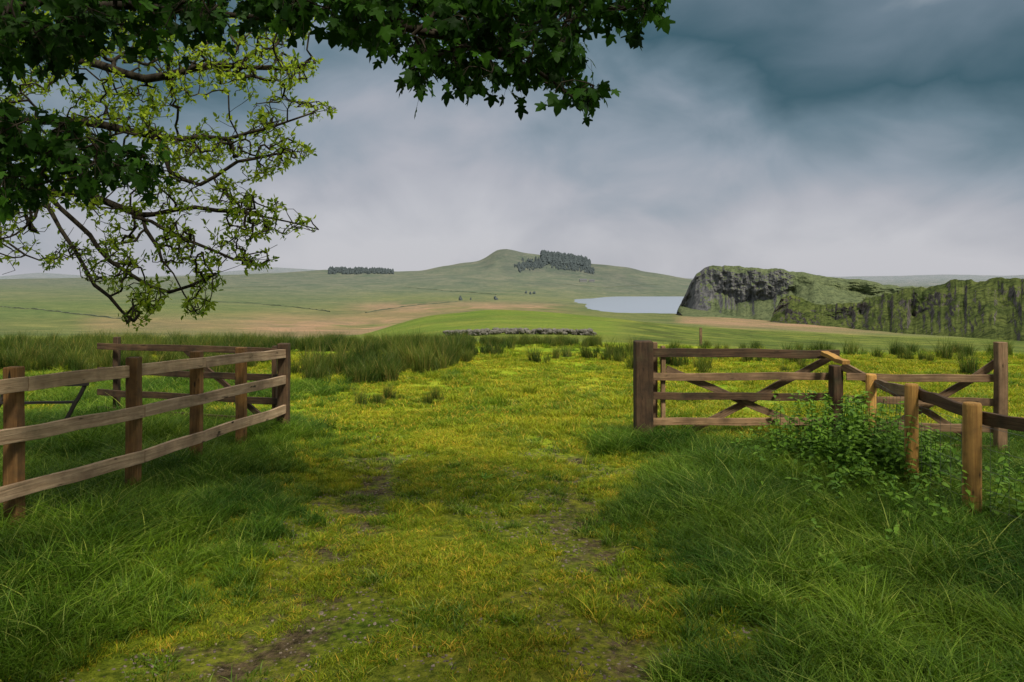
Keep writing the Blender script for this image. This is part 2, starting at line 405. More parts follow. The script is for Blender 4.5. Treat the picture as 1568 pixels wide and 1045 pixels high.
woods('distant_woodland',a2,420,6,13,M_dw)
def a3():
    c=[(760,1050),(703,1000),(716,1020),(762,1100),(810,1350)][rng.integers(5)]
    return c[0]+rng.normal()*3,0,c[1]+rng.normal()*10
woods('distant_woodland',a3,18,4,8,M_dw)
g0=ground(893,432,400)
fh=empty('farmhouse')
n=NT('farm_wall_mat');M_fw=n.bsdf((.20,.205,.20),.9,.1);n=NT('farm_roof_mat');M_fr=n.bsdf((.12,.125,.135),.8,.1)
def house(x,y,z,w,dp,h,rf):
    V=[(x-w,y-dp,z-1),(x+w,y-dp,z-1),(x+w,y+dp,z-1),(x-w,y+dp,z-1),(x-w,y-dp,z+h),(x+w,y-dp,z+h),(x+w,y+dp,z+h),(x-w,y+dp,z+h)]
    me=mesh_np('walls',V,[(0,1,5,4),(1,2,6,5),(2,3,7,6),(3,0,4,7)],M_fw);obj('walls',me,fh)
    V=[(x-w-.4,y-dp-.4,z+h),(x+w+.4,y-dp-.4,z+h),(x+w+.4,y,z+h+rf),(x-w-.4,y,z+h+rf),(x+w+.4,y+dp+.4,z+h),(x-w-.4,y+dp+.4,z+h)]
    obj('roof',mesh_np('roof',V,[(0,1,2,3),(3,2,4,5)],M_fr),fh)
house(g0[0],g0[1],g0[2],8,5,4,3);house(g0[0]+20,g0[1]+5,g0[2],6,4,3,2.5)
# ---------------- blades / tufts : patches made of several clumps
def tuft(name,nc,nb,h0,h1,w,patch,spread,bend,mat,segs=3,r=rng):
    vs=[];fs=[];bh=[];brr=[];o=0
    for c in range(nc):
        ca_=r.uniform(0,6.283);cr_=patch*math.sqrt(r.random());cx,cy=cr_*math.cos(ca_),cr_*math.sin(ca_)
        hs=r.uniform(.5,1.2);cl=r.uniform(0,6.283);cb=r.uniform(-.25,.25)
        for i in range(nb):
            a=r.uniform(0,6.283);rad=spread*math.sqrt(r.random());bx,by=cx+rad*math.cos(a),cy+rad*math.sin(a)
            la=(a if r.random()<.6 else cl)+r.normal()*.9;h=r.uniform(h0,h1)*hs;bn=h*bend*r.uniform(.1,1.3)
            fa=r.uniform(0,3.14);ww=w*r.uniform(.6,1.3);q=min(1,max(0,r.random()+cb))
            for s in range(segs+1):
                t=s/segs;hx=bx+math.cos(la)*bn*t*t;hy=by+math.sin(la)*bn*t*t;hz=h*(t-.28*bend*t*t)-.01
                wd=ww*(1-t**1.6)*.5+ww*.04
                vs+=[(hx-math.cos(fa)*wd,hy-math.sin(fa)*wd,hz),(hx+math.cos(fa)*wd,hy+math.sin(fa)*wd,hz)]
                bh+=[t,t];brr+=[q,q]
            for s in range(segs):fs.append((o+2*s,o+2*s+1,o+2*s+3,o+2*s+2))
            o+=2*(segs+1)
    me=mesh_np(name,vs,fs,mat,True)
    for nm,dv in (('bh',bh),('br',brr)):
        a=me.attributes.new(nm,'FLOAT','POINT');a.data.foreach_set('value',np.array(dv,np.float32))
    return me
def coll(name,meshes):
    c=bpy.data.collections.new(name)
    for i,me in enumerate(meshes):
        o=bpy.data.objects.new(me.name,me);c.objects.link(o)
    return c
def scatter(name,P,scl,c,k,tilt=.06):
    n=len(P);me=bpy.data.meshes.new(name);me.vertices.add(n);me.vertices.foreach_set('co',np.asarray(P,np.float32).ravel())
    a=me.attributes.new('rot','FLOAT_VECTOR','POINT')
    R=np.stack([rng.normal(size=n)*tilt,rng.normal(size=n)*tilt,rng.uniform(0,6.283,n)],1).astype(np.float32);a.data.foreach_set('vector',R.ravel())
    a=me.attributes.new('scl','FLOAT','POINT');a.data.foreach_set('value',np.asarray(scl,np.float32))
    a=me.attributes.new('idx','INT','POINT');a.data.foreach_set('value',rng.integers(0,k,n).astype(np.int32))
    o=obj(name,me)
    g=bpy.data.node_groups.new(name+'_gn','GeometryNodeTree')
    g.interface.new_socket('Geometry',in_out='INPUT',socket_type='NodeSocketGeometry');g.interface.new_socket('Geometry',in_out='OUTPUT',socket_type='NodeSocketGeometry')
    gi=g.nodes.new('NodeGroupInput');go=g.nodes.new('NodeGroupOutput')
    ip=g.nodes.new('GeometryNodeInstanceOnPoints');ci=g.nodes.new('GeometryNodeCollectionInfo')
    ci.inputs['Collection'].default_value=c;ci.inputs['Separate Children'].default_value=True;ci.inputs['Reset Children'].default_value=True
    ip.inputs['Pick Instance'].default_value=True
    def na(nm,ty):
        q=g.nodes.new('GeometryNodeInputNamedAttribute');q.data_type=ty;q.inputs['Name'].default_value=nm
        return [s for s in q.outputs if s.enabled][0]
    L=g.links.new
    L(gi.outputs[0],ip.inputs['Points']);L(ci.outputs[0],ip.inputs['Instance'])
    L(na('rot','FLOAT_VECTOR'),ip.inputs['Rotation']);L(na('scl','FLOAT'),ip.inputs['Scale']);L(na('idx','INT'),ip.inputs['Instance Index'])
    L(ip.outputs[0],go.inputs[0])
    m=o.modifiers.new('scatter','NODES');m.node_group=g
    return o
def sample(n,x0,x1,y0,y1): return rng.uniform(x0,x1,n),rng.uniform(y0,y1,n)
def put(x,y):return np.stack([x,y,H(x,y)],1)
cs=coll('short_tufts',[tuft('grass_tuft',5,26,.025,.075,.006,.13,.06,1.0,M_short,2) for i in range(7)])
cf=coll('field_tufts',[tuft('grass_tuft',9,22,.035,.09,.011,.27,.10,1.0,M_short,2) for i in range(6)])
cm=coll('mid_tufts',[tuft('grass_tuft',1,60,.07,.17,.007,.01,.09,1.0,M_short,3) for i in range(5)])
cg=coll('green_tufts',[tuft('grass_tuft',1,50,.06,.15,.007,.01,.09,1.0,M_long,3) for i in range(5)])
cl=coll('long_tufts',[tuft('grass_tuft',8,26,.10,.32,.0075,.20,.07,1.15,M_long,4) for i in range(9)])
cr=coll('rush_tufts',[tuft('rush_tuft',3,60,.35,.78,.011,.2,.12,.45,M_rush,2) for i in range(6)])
def leftb(y): return -1.95+.25*np.sin(y*1.3)+.15*np.sin(y*3.1)
def rightb(y): return .75+.09*(np.minimum(y,9)-3)+.18*np.sin(y*1.7)
x,y=sample(10000,-3,3,2.7,12)
cov=fbm(x*2.2,y*2.2,77,4)
k=(cov>.27+dirtf(x,y)*.80)&(abs(x)<y*.7+.4)
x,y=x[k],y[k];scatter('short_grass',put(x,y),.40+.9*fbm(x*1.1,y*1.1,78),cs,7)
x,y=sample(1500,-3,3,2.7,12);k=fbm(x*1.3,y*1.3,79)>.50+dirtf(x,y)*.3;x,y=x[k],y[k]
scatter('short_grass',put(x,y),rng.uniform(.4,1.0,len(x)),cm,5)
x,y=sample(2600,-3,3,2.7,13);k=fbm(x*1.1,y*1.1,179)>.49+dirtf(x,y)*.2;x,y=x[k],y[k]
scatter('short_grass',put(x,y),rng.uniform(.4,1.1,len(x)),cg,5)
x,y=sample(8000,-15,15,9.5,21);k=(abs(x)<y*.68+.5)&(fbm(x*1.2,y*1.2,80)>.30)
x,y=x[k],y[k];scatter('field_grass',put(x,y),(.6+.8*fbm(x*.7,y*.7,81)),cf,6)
x,y=sample(4500,-17,17,9.8,28);k=(abs(x)<y*.68+.5)&(fbm(x*.55,y*.55,82)>.54)
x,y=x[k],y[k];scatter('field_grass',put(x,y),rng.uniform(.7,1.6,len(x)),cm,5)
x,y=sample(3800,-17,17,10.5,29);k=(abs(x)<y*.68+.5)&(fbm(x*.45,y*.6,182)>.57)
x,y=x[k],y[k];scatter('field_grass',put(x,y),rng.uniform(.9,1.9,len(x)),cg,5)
# long grass
xa,ya=sample(1900,-7,-1.5,2.4,11);k=(xa<leftb(ya)+rng.normal(size=len(xa))*.14)&((ya<9.7)|(xa<-3.0))&(abs(xa)<ya*.72+.6);xa,ya=xa[k],ya[k]
xb,yb=sample(3100,.6,8.5,2.4,10.6);k=(xb>rightb(yb)+rng.normal(size=len(xb))*.14)&((yb<9.3)|(xb>4.2)|(fbm(xb*2,yb*2,8)>.6))&(abs(xb)<yb*.72+.6);xb,yb=xb[k],yb[k]
xx=np.r_[xa,xb];yv=np.r_[ya,yb]
sc=(.40+1.1*fbm(xx*.9,yv*.9,84))*(.6+.4*np.clip(np.where(xx<0,(leftb(yv)-xx),(xx-rightb(yv)))/.7,0,1))*np.where((xx>0)&(yv>8.2),.7,1)
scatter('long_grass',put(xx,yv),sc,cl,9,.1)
xt,yt=sample(50,1.1,2.0,9.0,9.9);xt2,yt2=sample(45,-3.2,-2.5,9.3,10.2)
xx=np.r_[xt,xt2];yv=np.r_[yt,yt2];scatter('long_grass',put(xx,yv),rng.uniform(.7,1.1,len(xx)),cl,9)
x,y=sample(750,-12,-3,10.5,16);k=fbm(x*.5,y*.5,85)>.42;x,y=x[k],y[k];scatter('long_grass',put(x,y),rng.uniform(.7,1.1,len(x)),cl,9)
# rushes
rx=[];ry=[]
x,y=sample(2200,-20,-1.0,14,29);px=CX+F*x/y
dens=fbm(x*.38,y*.38,91,3)
edge=np.interp(px,[0,200,430,690,760],[15.5,15.5,15,15.5,24])
k=(px<720)&(px>-100)&(y>edge)&(dens>np.interp(y,[14,18,22,29],[.60,.50,.42,.30]))
rx.append(x[k]);ry.append(y[k])
x,y=sample(480,-4,16,16,29);px=CX+F*x/y;k=(fbm(x*.5,y*.5,93,3)>.60);rx.append(x[k]);ry.append(y[k])
x,y=sample(150,-3.5,3.2,26,29);rx.append(x);ry.append(y)
for (cx_,cy_,n_,s_) in ((740,21,7,.35),(572,12.6,4,.12),(655,12.9,3,.1),(935,20,10,.5),(1415,20,10,.5),(1390,21,5,.3),(610,13.2,3,.1),(1480,22,4,.3)):
    d=cy_;rx.append((cx_-CX)/F*d+rng.normal(size=n_)*s_);ry.append(d+rng.normal(size=n_)*s_)
x=np.concatenate(rx);y=np.concatenate(ry)
scatter('rushes',put(x,y),rng.uniform(.4,.95,len(x))*np.where(y<15,.5,1)*np.where(y>25,.7,1),cr,6,.1)
# pebbles
pm=[]
for i in range(4):
    b=bmesh.new();bmesh.ops.create_icosphere(b,subdivisions=1,radius=.5)
    for v in b.verts:v.co=Vector((v.co.x*1.2,v.co.y*.9,v.co.z*.5))*rng.uniform(.85,1.12)
    me=bpy.data.meshes.new('pebble');b.to_mesh(me);b.free();me.materials.append(M_peb);pm.append(me)
cp=coll('pebbles',pm)
x,y=sample(15000,-2.4,2.2,2.8,11);k=dirtf(x,y)-fbm(x*2.2,y*2.2,77,4)+rng.random(len(x))*.1>-.18;x,y=x[k],y[k]
scatter('gravel',put(x,y),rng.uniform(.008,.028,len(x))*rng.uniform(.6,1.2,len(x)),cp,4,.3)
# ---------------- timber
def board(name,parent,p0,p1,h,th,mat,roll=0):
    p0=Vector([float(a) for a in p0]);p1=Vector([float(a) for a in p1]);L=(p1-p0).length
    b=bmesh.new();n=6
    for i in range(n+1):
        t=i/n;wob=rng.normal()*.005
        for (sy,sz) in ((-1,-1),(1,-1),(1,1),(-1,1)):
            b.verts.new((t*L,sy*th/2+rng.normal()*.0012,sz*h/2*(1+rng.normal()*.025)+wob))
    b.verts.ensure_lookup_table()
    for i in range(n):
        for k in range(4):
            b.faces.new([b.verts[i*4+k],b.verts[i*4+(k+1)%4],b.verts[(i+1)*4+(k+1)%4],b.verts[(i+1)*4+k]])
    b.faces.new([b.verts[k] for k in (3,2,1,0)]);b.faces.new([b.verts[n*4+k] for k in range(4)])
    bmesh.ops.recalc_face_normals(b,faces=b.faces)
    es=[e for e in b.edges if len(e.link_faces)==2 and e.calc_face_angle(0)>.7]
    bmesh.ops.bevel(b,geom=es,offset=min(h,th)*.07,segments=1,affect='EDGES')
    me=bpy.data.meshes.new(name);b.to_mesh(me);b.free();me.materials.append(mat)
    o=obj(name,me,parent)
    X_=(p1-p0).normalized();up=Vector((0,0,1))
    if abs(X_.z)>.9: up=Vector((math.sin(roll),math.cos(roll),0)) if roll else Vector((0,1,0))
    Y_=up.cross(X_).normalized();Z_=X_.cross(Y_)
    M=Matrix((X_,Y_,Z_)).transposed().to_4x4();M.translation=p0;o.matrix_world=M
    return o
def rpost(name,parent,x,y,z0,z1,r,mat):
    b=bmesh.new();n=14;ring=[]
    hs=[z0-.3,z0+.2,(z0+z1)/2,z1-.02,z1];rr=[1.04,1.0,.97,.96,.86]
    for h,q in zip(hs,rr):
        ring.append([b.verts.new((h-z0,r*q*math.cos(a*6.283/n)*(1+rng.normal()*.02),r*q*math.sin(a*6.283/n)*(1+rng.normal()*.02))) for a in range(n)])
    for i in range(4):
        for k in range(n):b.faces.new([ring[i][k],ring[i][(k+1)%n],ring[i+1][(k+1)%n],ring[i+1][k]])
    b.faces.new(ring[-1]);bmesh.ops.recalc_face_normals(b,faces=b.faces)
    me=bpy.data.meshes.new(name);b.to_mesh(me);b.free();me.materials.append(mat)
    for p in me.polygons:p.use_smooth=len(p.vertices)==4
    o=obj(name,me,parent);lean=rng.normal()*.02
    M=Matrix(((lean,0,1),(0,1,0),(1,0,0))).to_4x4();M.translation=(x,y,z0);o.matrix_world=M
    return o
bpy.context.view_layer.update()
# left fence
lf=empty('wooden_fence')
LP=[(38,562,5.75),(217,547,6.9),(311,538,8.0),(379,532,9.0),(434,526,9.75)]
lw=[W(*q) for q in LP]
for i,q in enumerate(lw):
    big=(i==4)
    w=.13 if big else .105
    back=np.array([-.075,.0,0]) if not big else np.array([.0,0,0])
    g=float(H(q[0],q[1]))-.3
    board('post_%d'%(i+1),lf,(q[0]+back[0],q[1],g),(q[0]+back[0]+rng.normal()*.01,q[1],q[2]),w,w,M_dark if big else M_postL)
def rail(k,py0,pyE):
    pa=W(38,py0,5.75);pe=W(434,pyE,9.70)
    z0,z1=pa[2],pe[2]
    pts=[]
    for q in [lw[0]-(lw[1]-lw[0])*.8]+lw:
        t=(q[1]-5.75)/(9.75-5.75);pts.append(np.array([q[0]+.012,q[1],z0+(z1-z0)*t]))
    segs=[(0,2),(2,5)] if k!=1 else [(0,1),(1,3),(3,5)]
    for (a,b) in segs:
        pa_,pb_=pts[a].copy(),pts[b].copy()
        e=(pb_-pa_);e/=np.linalg.norm(e)
        if b==5:pb_=pb_+e*.04+np.array([.03,0,0])
        board('rail_%d'%k,lf,pa_+e*.004,pb_,.105,.038,M_woodL)
rail(1,588,541);rail(2,664,582);rail(3,748,627)
# open gate behind left fence
og=empty('field_gate')
ga=W(430,537,10.0);gb=W(150,537,11.1)
for i,zz in enumerate((1.10,.76,.45,.2)):
    board('bar_%d'%(i+1),og,(ga[0],ga[1],zz),(gb[0],gb[1],zz-.03),.085,.035,M_dark)
board('stile_1',og,(gb[0]+.25,gb[1]+.03,-.1),(gb[0]+.25,gb[1]+.03,1.2),.09,.07,M_dark)
board('stile_2',og,(ga[0]-.1,ga[1]+.07,.1),(ga[0]-.1,ga[1]+.07,1.16),.08,.05,M_dark)
board('brace',og,(ga[0]-.2,ga[1]+.05,.2),(gb[0]+1.2,gb[1]+.0,1.05),.075,.03,M_dark)
a=W(-30,590,9.6);b=W(135,588,9.4)
of=empty('metal_hurdle')
n=NT('old_metal_mat');M_met=n.bsdf((.04,.032,.027),.6,.4)
board('top_bar',of,a,b,.04,.04,M_met);board('leg_1',of,W(132,588,9.42),W(98,650,9.4),.04,.04,M_met);board('mid_bar',of,W(-30,618,9.62),W(115,616,9.42),.03,.03,M_met)
board('leg_2',of,W(10,588,9.58),W(-12,650,9.58),.04,.04,M_met)
# right gate post + gate
gp=empty('gate_post')
q=W(985,522,9.7)
board('main_post',gp,(q[0],q[1],-.35),(q[0],q[1],q[2]),.20,.22,M_dark)
board('hanging_post',gp,(q[0]+.155,q[1]+.16,-.3),(q[0]+.155,q[1]+.16,q[2]-.03),.09,.09,M_gate)
g1=empty('wooden_gate')
def gbar(g,nm,p0,p1,d0,d1,h,mat,th=.035):
    board(nm,g,W(p0[0],p0[1],d0),W(p1[0],p1[1],d1),h,th,mat)
for i,(pa,pb,xe) in enumerate(((540,543,1285),(577,577,1285),(606,608,1285),(646,646,1285),(680,682,1285))):
    gbar(g1,'bar_%d'%(i+1),(1000,pa),(xe,pb),9.68,9.72,.09 if i else .105,M_dark if i in(0,2,4) else M_gate)
gbar(g1,'brace_1',(1020,565),(1235,655),9.74,9.78,.085,M_gate,.03);gbar(g1,'brace_2',(1028,676),(1272,548),9.79,9.83,.085,M_gate,.03)
board('stile_1',g1,W(1015,686,9.745),W(1015,530,9.745),.08,.05,M_gate)
q=W(1280,560,9.62)
board('end_post',g1,(q[0],q[1],-.3),(q[0],q[1],q[2]),.17,.12,M_dark)
board('cap_rail',g1,W(1262,541,9.66),W(1296,556,9.2),.05,.10,M_or)
g2=empty('wooden_gate')
for i,(pa,pb) in enumerate(((577,580),(612,616),(650,656),(683,688))):
    gbar(g2,'bar_%d'%(i+1),(1296,pa),(1524,pb),9.3,8.95,.085,M_gate)
gbar(g2,'brace_1',(1330,676),(1526,556),9.36,9.0,.085,M_gate,.03);gbar(g2,'brace_2',(1340,585),(1500,680),9.40,9.06,.08,M_gate,.03)
q=W(1532,524,8.9)
board('post',g2,(q[0],q[1],-.3),(q[0],q[1],q[2]),.10,.11,M_gate)
rf=empty('post_and_rail_fence')
RP=[(1333,573,9.1,.062),(1396,588,7.25,.062),(1488,617,6.25,.072),(1640,640,5.4,.07)]
rw=[]
for i,(a,b,d,r) in enumerate(RP):
    q=W(a,b,d);g=float(H(q[0],q[1]));rpost('post_%d'%(i+1),rf,q[0],q[1],g-.1,q[2],r,M_or);rw.append(q)
off=np.array([0.07,.05,0])
rl=[W(1290,560,9.55),rw[0]-[0,0,.12],rw[1]-[0,0,.09],rw[2]-[0,0,.12],rw[3]-[0,0,.12]]
for i in range(4):
    board('rail_%d'%(i+1),rf,rl[i]+off*(i>0),rl[i+1]+off+np.array([0.02,0,0]),.10,.04,M_dark if i>1 else M_gate)
def tube_edges(A,B,ra,rb,n=5):
    A=np.asarray(A,float);B=np.asarray(B,float);d=B-A;L=np.linalg.norm(d,axis=1,keepdims=True)+1e-9;d=d/L
    up=np.where(np.abs(d[:,2:3])>.9,np.array([[1.,0,0]]),np.array([[0,0,1.]]))
    u=np.cross(d,up);u/=np.linalg.norm(u,axis=1,keepdims=True);v=np.cross(d,u)
    an=np.arange(n)/n*2*math.pi
    ring=u[:,None,:]*np.cos(an)[None,:,None]+v[:,None,:]*np.sin(an)[None,:,None]
    VA=A[:,None,:]+ring*np.asarray(ra).reshape(-1,1,1);VB=B[:,None,:]+ring*np.asarray(rb).reshape(-1,1,1)
    V=np.concatenate([VA,VB],1).reshape(-1,3)
    k=np.arange(n);f=np.stack([k,(k+1)%n,(k+1)%n+n,k+n],1)
    Fc=(f[None]+np.arange(len(A))[:,None,None]*2*n).reshape(-1,4)
    return V,Fc
EA=[];EB=[]
for i in range(3):
    a,b=rw[i]+off*.2,rw[i+1]+off*.2
    for h in (.08,.2,.33,.48,.65,.82):
        za=float(H(a[0],a[1]))+h;zb=float(H(b[0],b[1]))+h
        EA.append((a[0],a[1],za));EB.append((b[0],b[1],zb))
    L=np.linalg.norm(b-a);k=int(L/.15)
    for j in range(k):
        q=a+(b-a)*j/k;g=float(H(q[0],q[1]));EA.append((q[0],q[1],g+.08));EB.append((q[0],q[1],g+.82))
V,Fc=tube_edges(EA,EB,np.full(len(EA),.0016),np.full(len(EA),.0016),4)
obj('wire_netting',mesh_np('wire_netting',V,Fc,M_wire),rf)
q=ground(1073,530,20);board('marker_post',None,(q[0],q[1],q[2]-.2),(q[0],q[1],q[2]+ .75),.1,.1,M_gate)
stones('field_stone',[W(1150,697,9.5),W(1170,699,9.45),W(1450,728,7.7)],.07,.13,M_stone)
# ---------------- trees
def grow(chains,targets,step,jit,sag):
    pos=[];par=[]
    for ch,pidx in chains:
        prev=pidx
        for q in ch:
            pos.append(np.array(q,float));par.append(prev);prev=len(pos)-1
    n0=len(pos);cap=120000
    P=np.zeros((cap,3));P[:n0]=pos;N=n0;PA=list(par)
    tips=[];tdir=[]
    dist=[np.min(np.linalg.norm(P[:n0]-t,axis=1)) for t in targets]
    for ti in np.argsort(dist):
        t=targets[ti];dd=np.linalg.norm(P[:N]-t,axis=1)
        j=int(np.argmin(dd));L=dd[j]
        k=max(2,int(L/step));a=P[j].copy();c=(a+t)/2+rng.normal(size=3)*L*jit+np.array([0,0,sag*L])
        prev=j
        for i in range(1,k+1):
            s=i/k;q=(1-s)**2*a+2*s*(1-s)*c+s*s*t+rng.normal(size=3)*step*.07
            P[N]=q;PA.append(prev);prev=N;N+=1
        tips.append(prev);dv=P[prev]-P[PA[prev]];tdir.append(dv/(np.linalg.norm(dv)+1e-9))
    P=P[:N];PA=np.array(PA)
    w=np.zeros(N)
    for t in tips:w[t]+=1
    for i in range(N-1,-1,-1):
        if PA[i]>=0:w[PA[i]]+=w[i]
    return P,PA,w,np.array(tips),np.array(tdir)
def chain(pts,step=.18,wob=.012):
    out=[]
    pts=[np.array(p,float) for p in pts]
    for i in range(len(pts)-1):
        p0=pts[max(i-1,0)];p1=pts[i];p2=pts[i+1];p3=pts[min(i+2,len(pts)-1)]
        k=max(2,int(np.linalg.norm(p2-p1)/step))
        for j in range(k):
            t=j/k;out.append(.5*((2*p1)+(-p0+p2)*t+(2*p0-5*p1+4*p2-p3)*t*t+(-p0+3*p1-3*p2+p3)*t**3)+rng.normal(size=3)*wob)
    out.append(pts[-1]);return out
def link(chains):
    res=[];allp=[]
    for i,ch in enumerate(chains):
        if i==0:pi=-1
        else:pi=int(np.argmin(np.linalg.norm(np.array(allp)-ch[0],axis=1)))
        if i>0:
            a=allp[pi];L=np.linalg.norm(ch[0]-a);k=int(L/.2)
            ch=[a+(ch[0]-a)*(j/(k+1)) for j in range(1,k+1)]+list(ch)
        res.append((ch,pi));allp+=[np.array(c) for c in ch]
    return res
def branches(name,parent,P,PA,w,rmin,ex,mat,rmax):
    r=np.minimum(rmin*np.maximum(w,1)**ex,rmax)
    i=np.where(PA>=0)[0];ra=np.minimum(r[PA[i]],r[i]*1.35)
    V,Fc=tube_edges(P[PA[i]],P[i],ra,r[i],6)
    return obj(name,mesh_np(name,V,Fc,mat,True),parent)
def inpoly(x,y,poly):
    c=False;n=len(poly);j=n-1
    for i in range(n):
        xi,yi=poly[i];xj,yj=poly[j]
        if (yi>y)!=(yj>y) and x<(xj-xi)*(y-yi)/(yj-yi)+xi:c=not c
        j=i
    return c
def polytargets(poly,n,d0,d1,dens=None):
    xs=[p[0] for p in poly];ys=[p[1] for p in poly];o=[]
    while len(o)<n:
        x=rng.uniform(min(xs),max(xs));y=rng.uniform(min(ys),max(ys))
        if inpoly(x,y,poly) and (dens is None or rng.random()<dens(x,y)):o.append(W(x,y,rng.uniform(d0,d1)))
    return o
def leaves(name,parent,org,dirs,nrm,size,tv,tf,mat,br):
    D=dirs/np.linalg.norm(dirs,axis=1,keepdims=True);Xv=np.cross(D,nrm);Xv/=np.linalg.norm(Xv,axis=1,keepdims=True)+1e-9;Zv=np.cross(Xv,D)
    V=org[:,None,:]+size[:,None,None]*(tv[None,:,0:1]*Xv[:,None,:]+tv[None,:,1:2]*D[:,None,:]+tv[None,:,2:3]*Zv[:,None,:])
    Fc=(tf[None]+np.arange(len(org))[:,None,None]*len(tv)).reshape(-1,3)
    me=mesh_np(name,V.reshape(-1,3),Fc,mat,True)
    a=me.attributes.new('br','FLOAT','POINT');a.data.foreach_set('value',np.repeat(br,len(tv)).astype(np.float32))
    return obj(name,me,parent)
at=empty('ash_tree')
limbs=[chain([(-9.5,7.5,-.3),(-9.3,7.5,1.2),(-9.0,7.4,2.4),(-8.6,7.3,3.6),(-8.2,7.3,5.2),(-8.0,7.2,7)],.25),
 chain([W(-280,330,7.6),W(-150,230,7.5),W(-30,185,7.4),W(80,185,7.2),W(160,192,7.1),W(240,205,7.0),W(310,214,6.9),W(380,205,6.8),W(440,185,6.8),W(515,166,6.8)]),
 chain([W(-250,350,7.6),W(-60,270,7.5),W(60,290,7.4),W(140,300,7.3),W(210,330,7.2),W(300,318,7.1),W(400,330,7.0),W(488,352,7.0)]),
 chain([W(70,292,7.4),W(120,345,7.3),W(150,380,7.2),W(200,425,7.1),W(260,448,7.1),W(330,420,7.0),W(425,375,7.0)]),
 chain([W(60,290,7.3),W(95,350,7.1),W(130,410,7.0),W(165,455,6.9),W(205,492,6.9)]),
 chain([W(240,205,7.0),W(262,262,6.9),W(310,285,6.9),W(360,250,6.8),W(425,238,6.8),W(484,232,6.8)]),
 chain([W(-200,100,7.6),W(0,60,7.4),W(120,90,7.2),W(220,120,7.0),W(330,100,7.0),W(430,105,6.9),W(478,88,6.9)]),
 chain([W(215,330,7.2),W(240,380,7.1),W(265,420,7.1),W(300,478,7.0)]),
 chain([W(-60,330,7.6),W(10,370,7.5),W(60,400,7.4),W(95,375,7.4)]),
 chain([W(210,330,7.2),W(290,370,7.0),W(360,400,7.0),W(410,392,6.9)])]
pa=[(-40,0),(300,0),(490,30),(485,110),(430,150),(505,160),(515,172),(440,205),(488,232),(430,265),(360,290),(430,310),(495,345),(480,365),(430,385),(415,410),(350,420),(320,480),(290,482),(250,470),(215,500),(180,490),(140,440),(110,395),(60,420),(0,425),(-40,400)]
def dens(x,y):
    v=float(vn(x/45.,y/38.,61))
    return np.clip((v-.20)*2.2,0.08,1)
tg=polytargets(pa,3100,6.3,7.9,dens)
P,PA,w,tips,td=grow(link(limbs),tg,.08,.22,.06)
branches('limbs',at,P,PA,w,.0024,.43,M_bark,.22)
tv=np.array([(0,0,0),(.22,.3,.05),(.18,.7,.03),(0,1,-.08),(-.18,.7,.03),(-.22,.3,.05),(0,.5,-.03)]);tf=np.array([(0,1,6),(1,2,6),(2,3,6),(3,4,6),(4,5,6),(5,0,6)])
O=[];D=[];Nn=[];Sz=[];Br=[]
for t,dv in zip(tips,td):
    if rng.random()<.18: continue
    m=rng.integers(1,3)
    j=t
    for q in range(m):
        p=P[j];br=rng.random()
        for l in range(rng.integers(3,8)):
            v=dv*.7+rng.normal(size=3)*.75+np.array([0,0,.15]);O.append(p+rng.normal(size=3)*.012);D.append(v);nn=rng.normal(size=3)*.6+np.array([0,0,1]);Nn.append(nn);Sz.append(rng.uniform(.03,.066));Br.append(np.clip(br+rng.normal()*.2,0,1))
        j=PA[j]
        if j<0 or w[j]>3:break
leaves('foliage',at,np.array(O),np.array(D),np.array(Nn),np.array(Sz),tv,tf,M_ash,np.array(Br))
# sycamore overhead
st=empty('sycamore_tree')
limbs=[chain([(-4.2,-3.5,-.3),(-4.1,-3.4,1.5),(-3.9,-3.2,3.0),(-3.5,-2.6,4.2),(-3,-1.8,5.4),(-2.5,-1,6.6)],.25),
 chain([(-3.7,-3.0,3.6),(-3.9,-.5,3.9),(-3.6,2,3.9),W(-80,0,4.6),W(60,0,5.0),W(200,10,5.2),W(330,20,5.4),W(450,40,5.5)]),
 chain([(-3.0,-1.8,5.2),(-1.8,1,5.0),W(250,-140,4.6),W(430,-60,4.8),W(540,0,4.9),W(640,45,5.0),W(740,75,5.1),W(820,110,5.1),W(890,158,5.1)]),
 chain([(-1.6,1.2,5.0),(-.6,3,4.8),W(700,-90,5.0),W(800,-30,5.1),W(880,5,5.1),W(985,14,5.1)]),
 chain([(-3.9,-.2,3.8),W(-350,120,4.3),W(-120,180,4.6),W(0,215,4.8),W(90,240,4.9),W(170,250,5.0),W(240,262,5.1)]),
 chain([(-3,-2,5),(-.5,-2.5,5.2),(2,-2,5.3),(4,-1,5.2),(6.5,0,5)]),
 chain([(-3.2,-2.4,4.8),(-5,-1,5),(-6.5,1,5),(-8,3,5)])]
p1=[(380,-60),(1000,-60),(998,12),(960,50),(905,35),(900,85),(870,85),(908,128),(902,172),(850,136),(790,120),(750,142),(715,115),(662,128),(600,92),(560,62),(500,30),(440,20)]
p1b=[(-40,-60),(500,-60),(480,25),(400,15),(300,30),(240,62),(150,50),(80,85),(-40,110)]
p2=[(-40,150),(60,170),(120,200),(215,228),(255,258),(240,272),(150,252),(90,285),(20,305),(-40,315)]
tg=polytargets(p1,380,4.5,5.8)+polytargets(p1b,270,4.3,5.8)+polytargets(p2,85,4.3,5.3)
ntop=len(tg)
while len(tg)<ntop+2500:  # unseen canopy added to shade the foreground sides, centre left open for light
    y=rng.uniform(-8,4.8);x=rng.uniform(-11,11)
    if y>-1.5 and abs(x-.2)<.9+.10*y and rng.random()<.75: continue
    zl=max(4.0,2+.43*y+.9);tg.append(np.array([x,y,zl+rng.random()**1.3*2.0]))
P,PA,w,tips,td=grow(link(limbs),tg,.14,.15,.08)
branches('trunk_and_limbs',st,P,PA,w,.0030,.47,M_bark,.28)
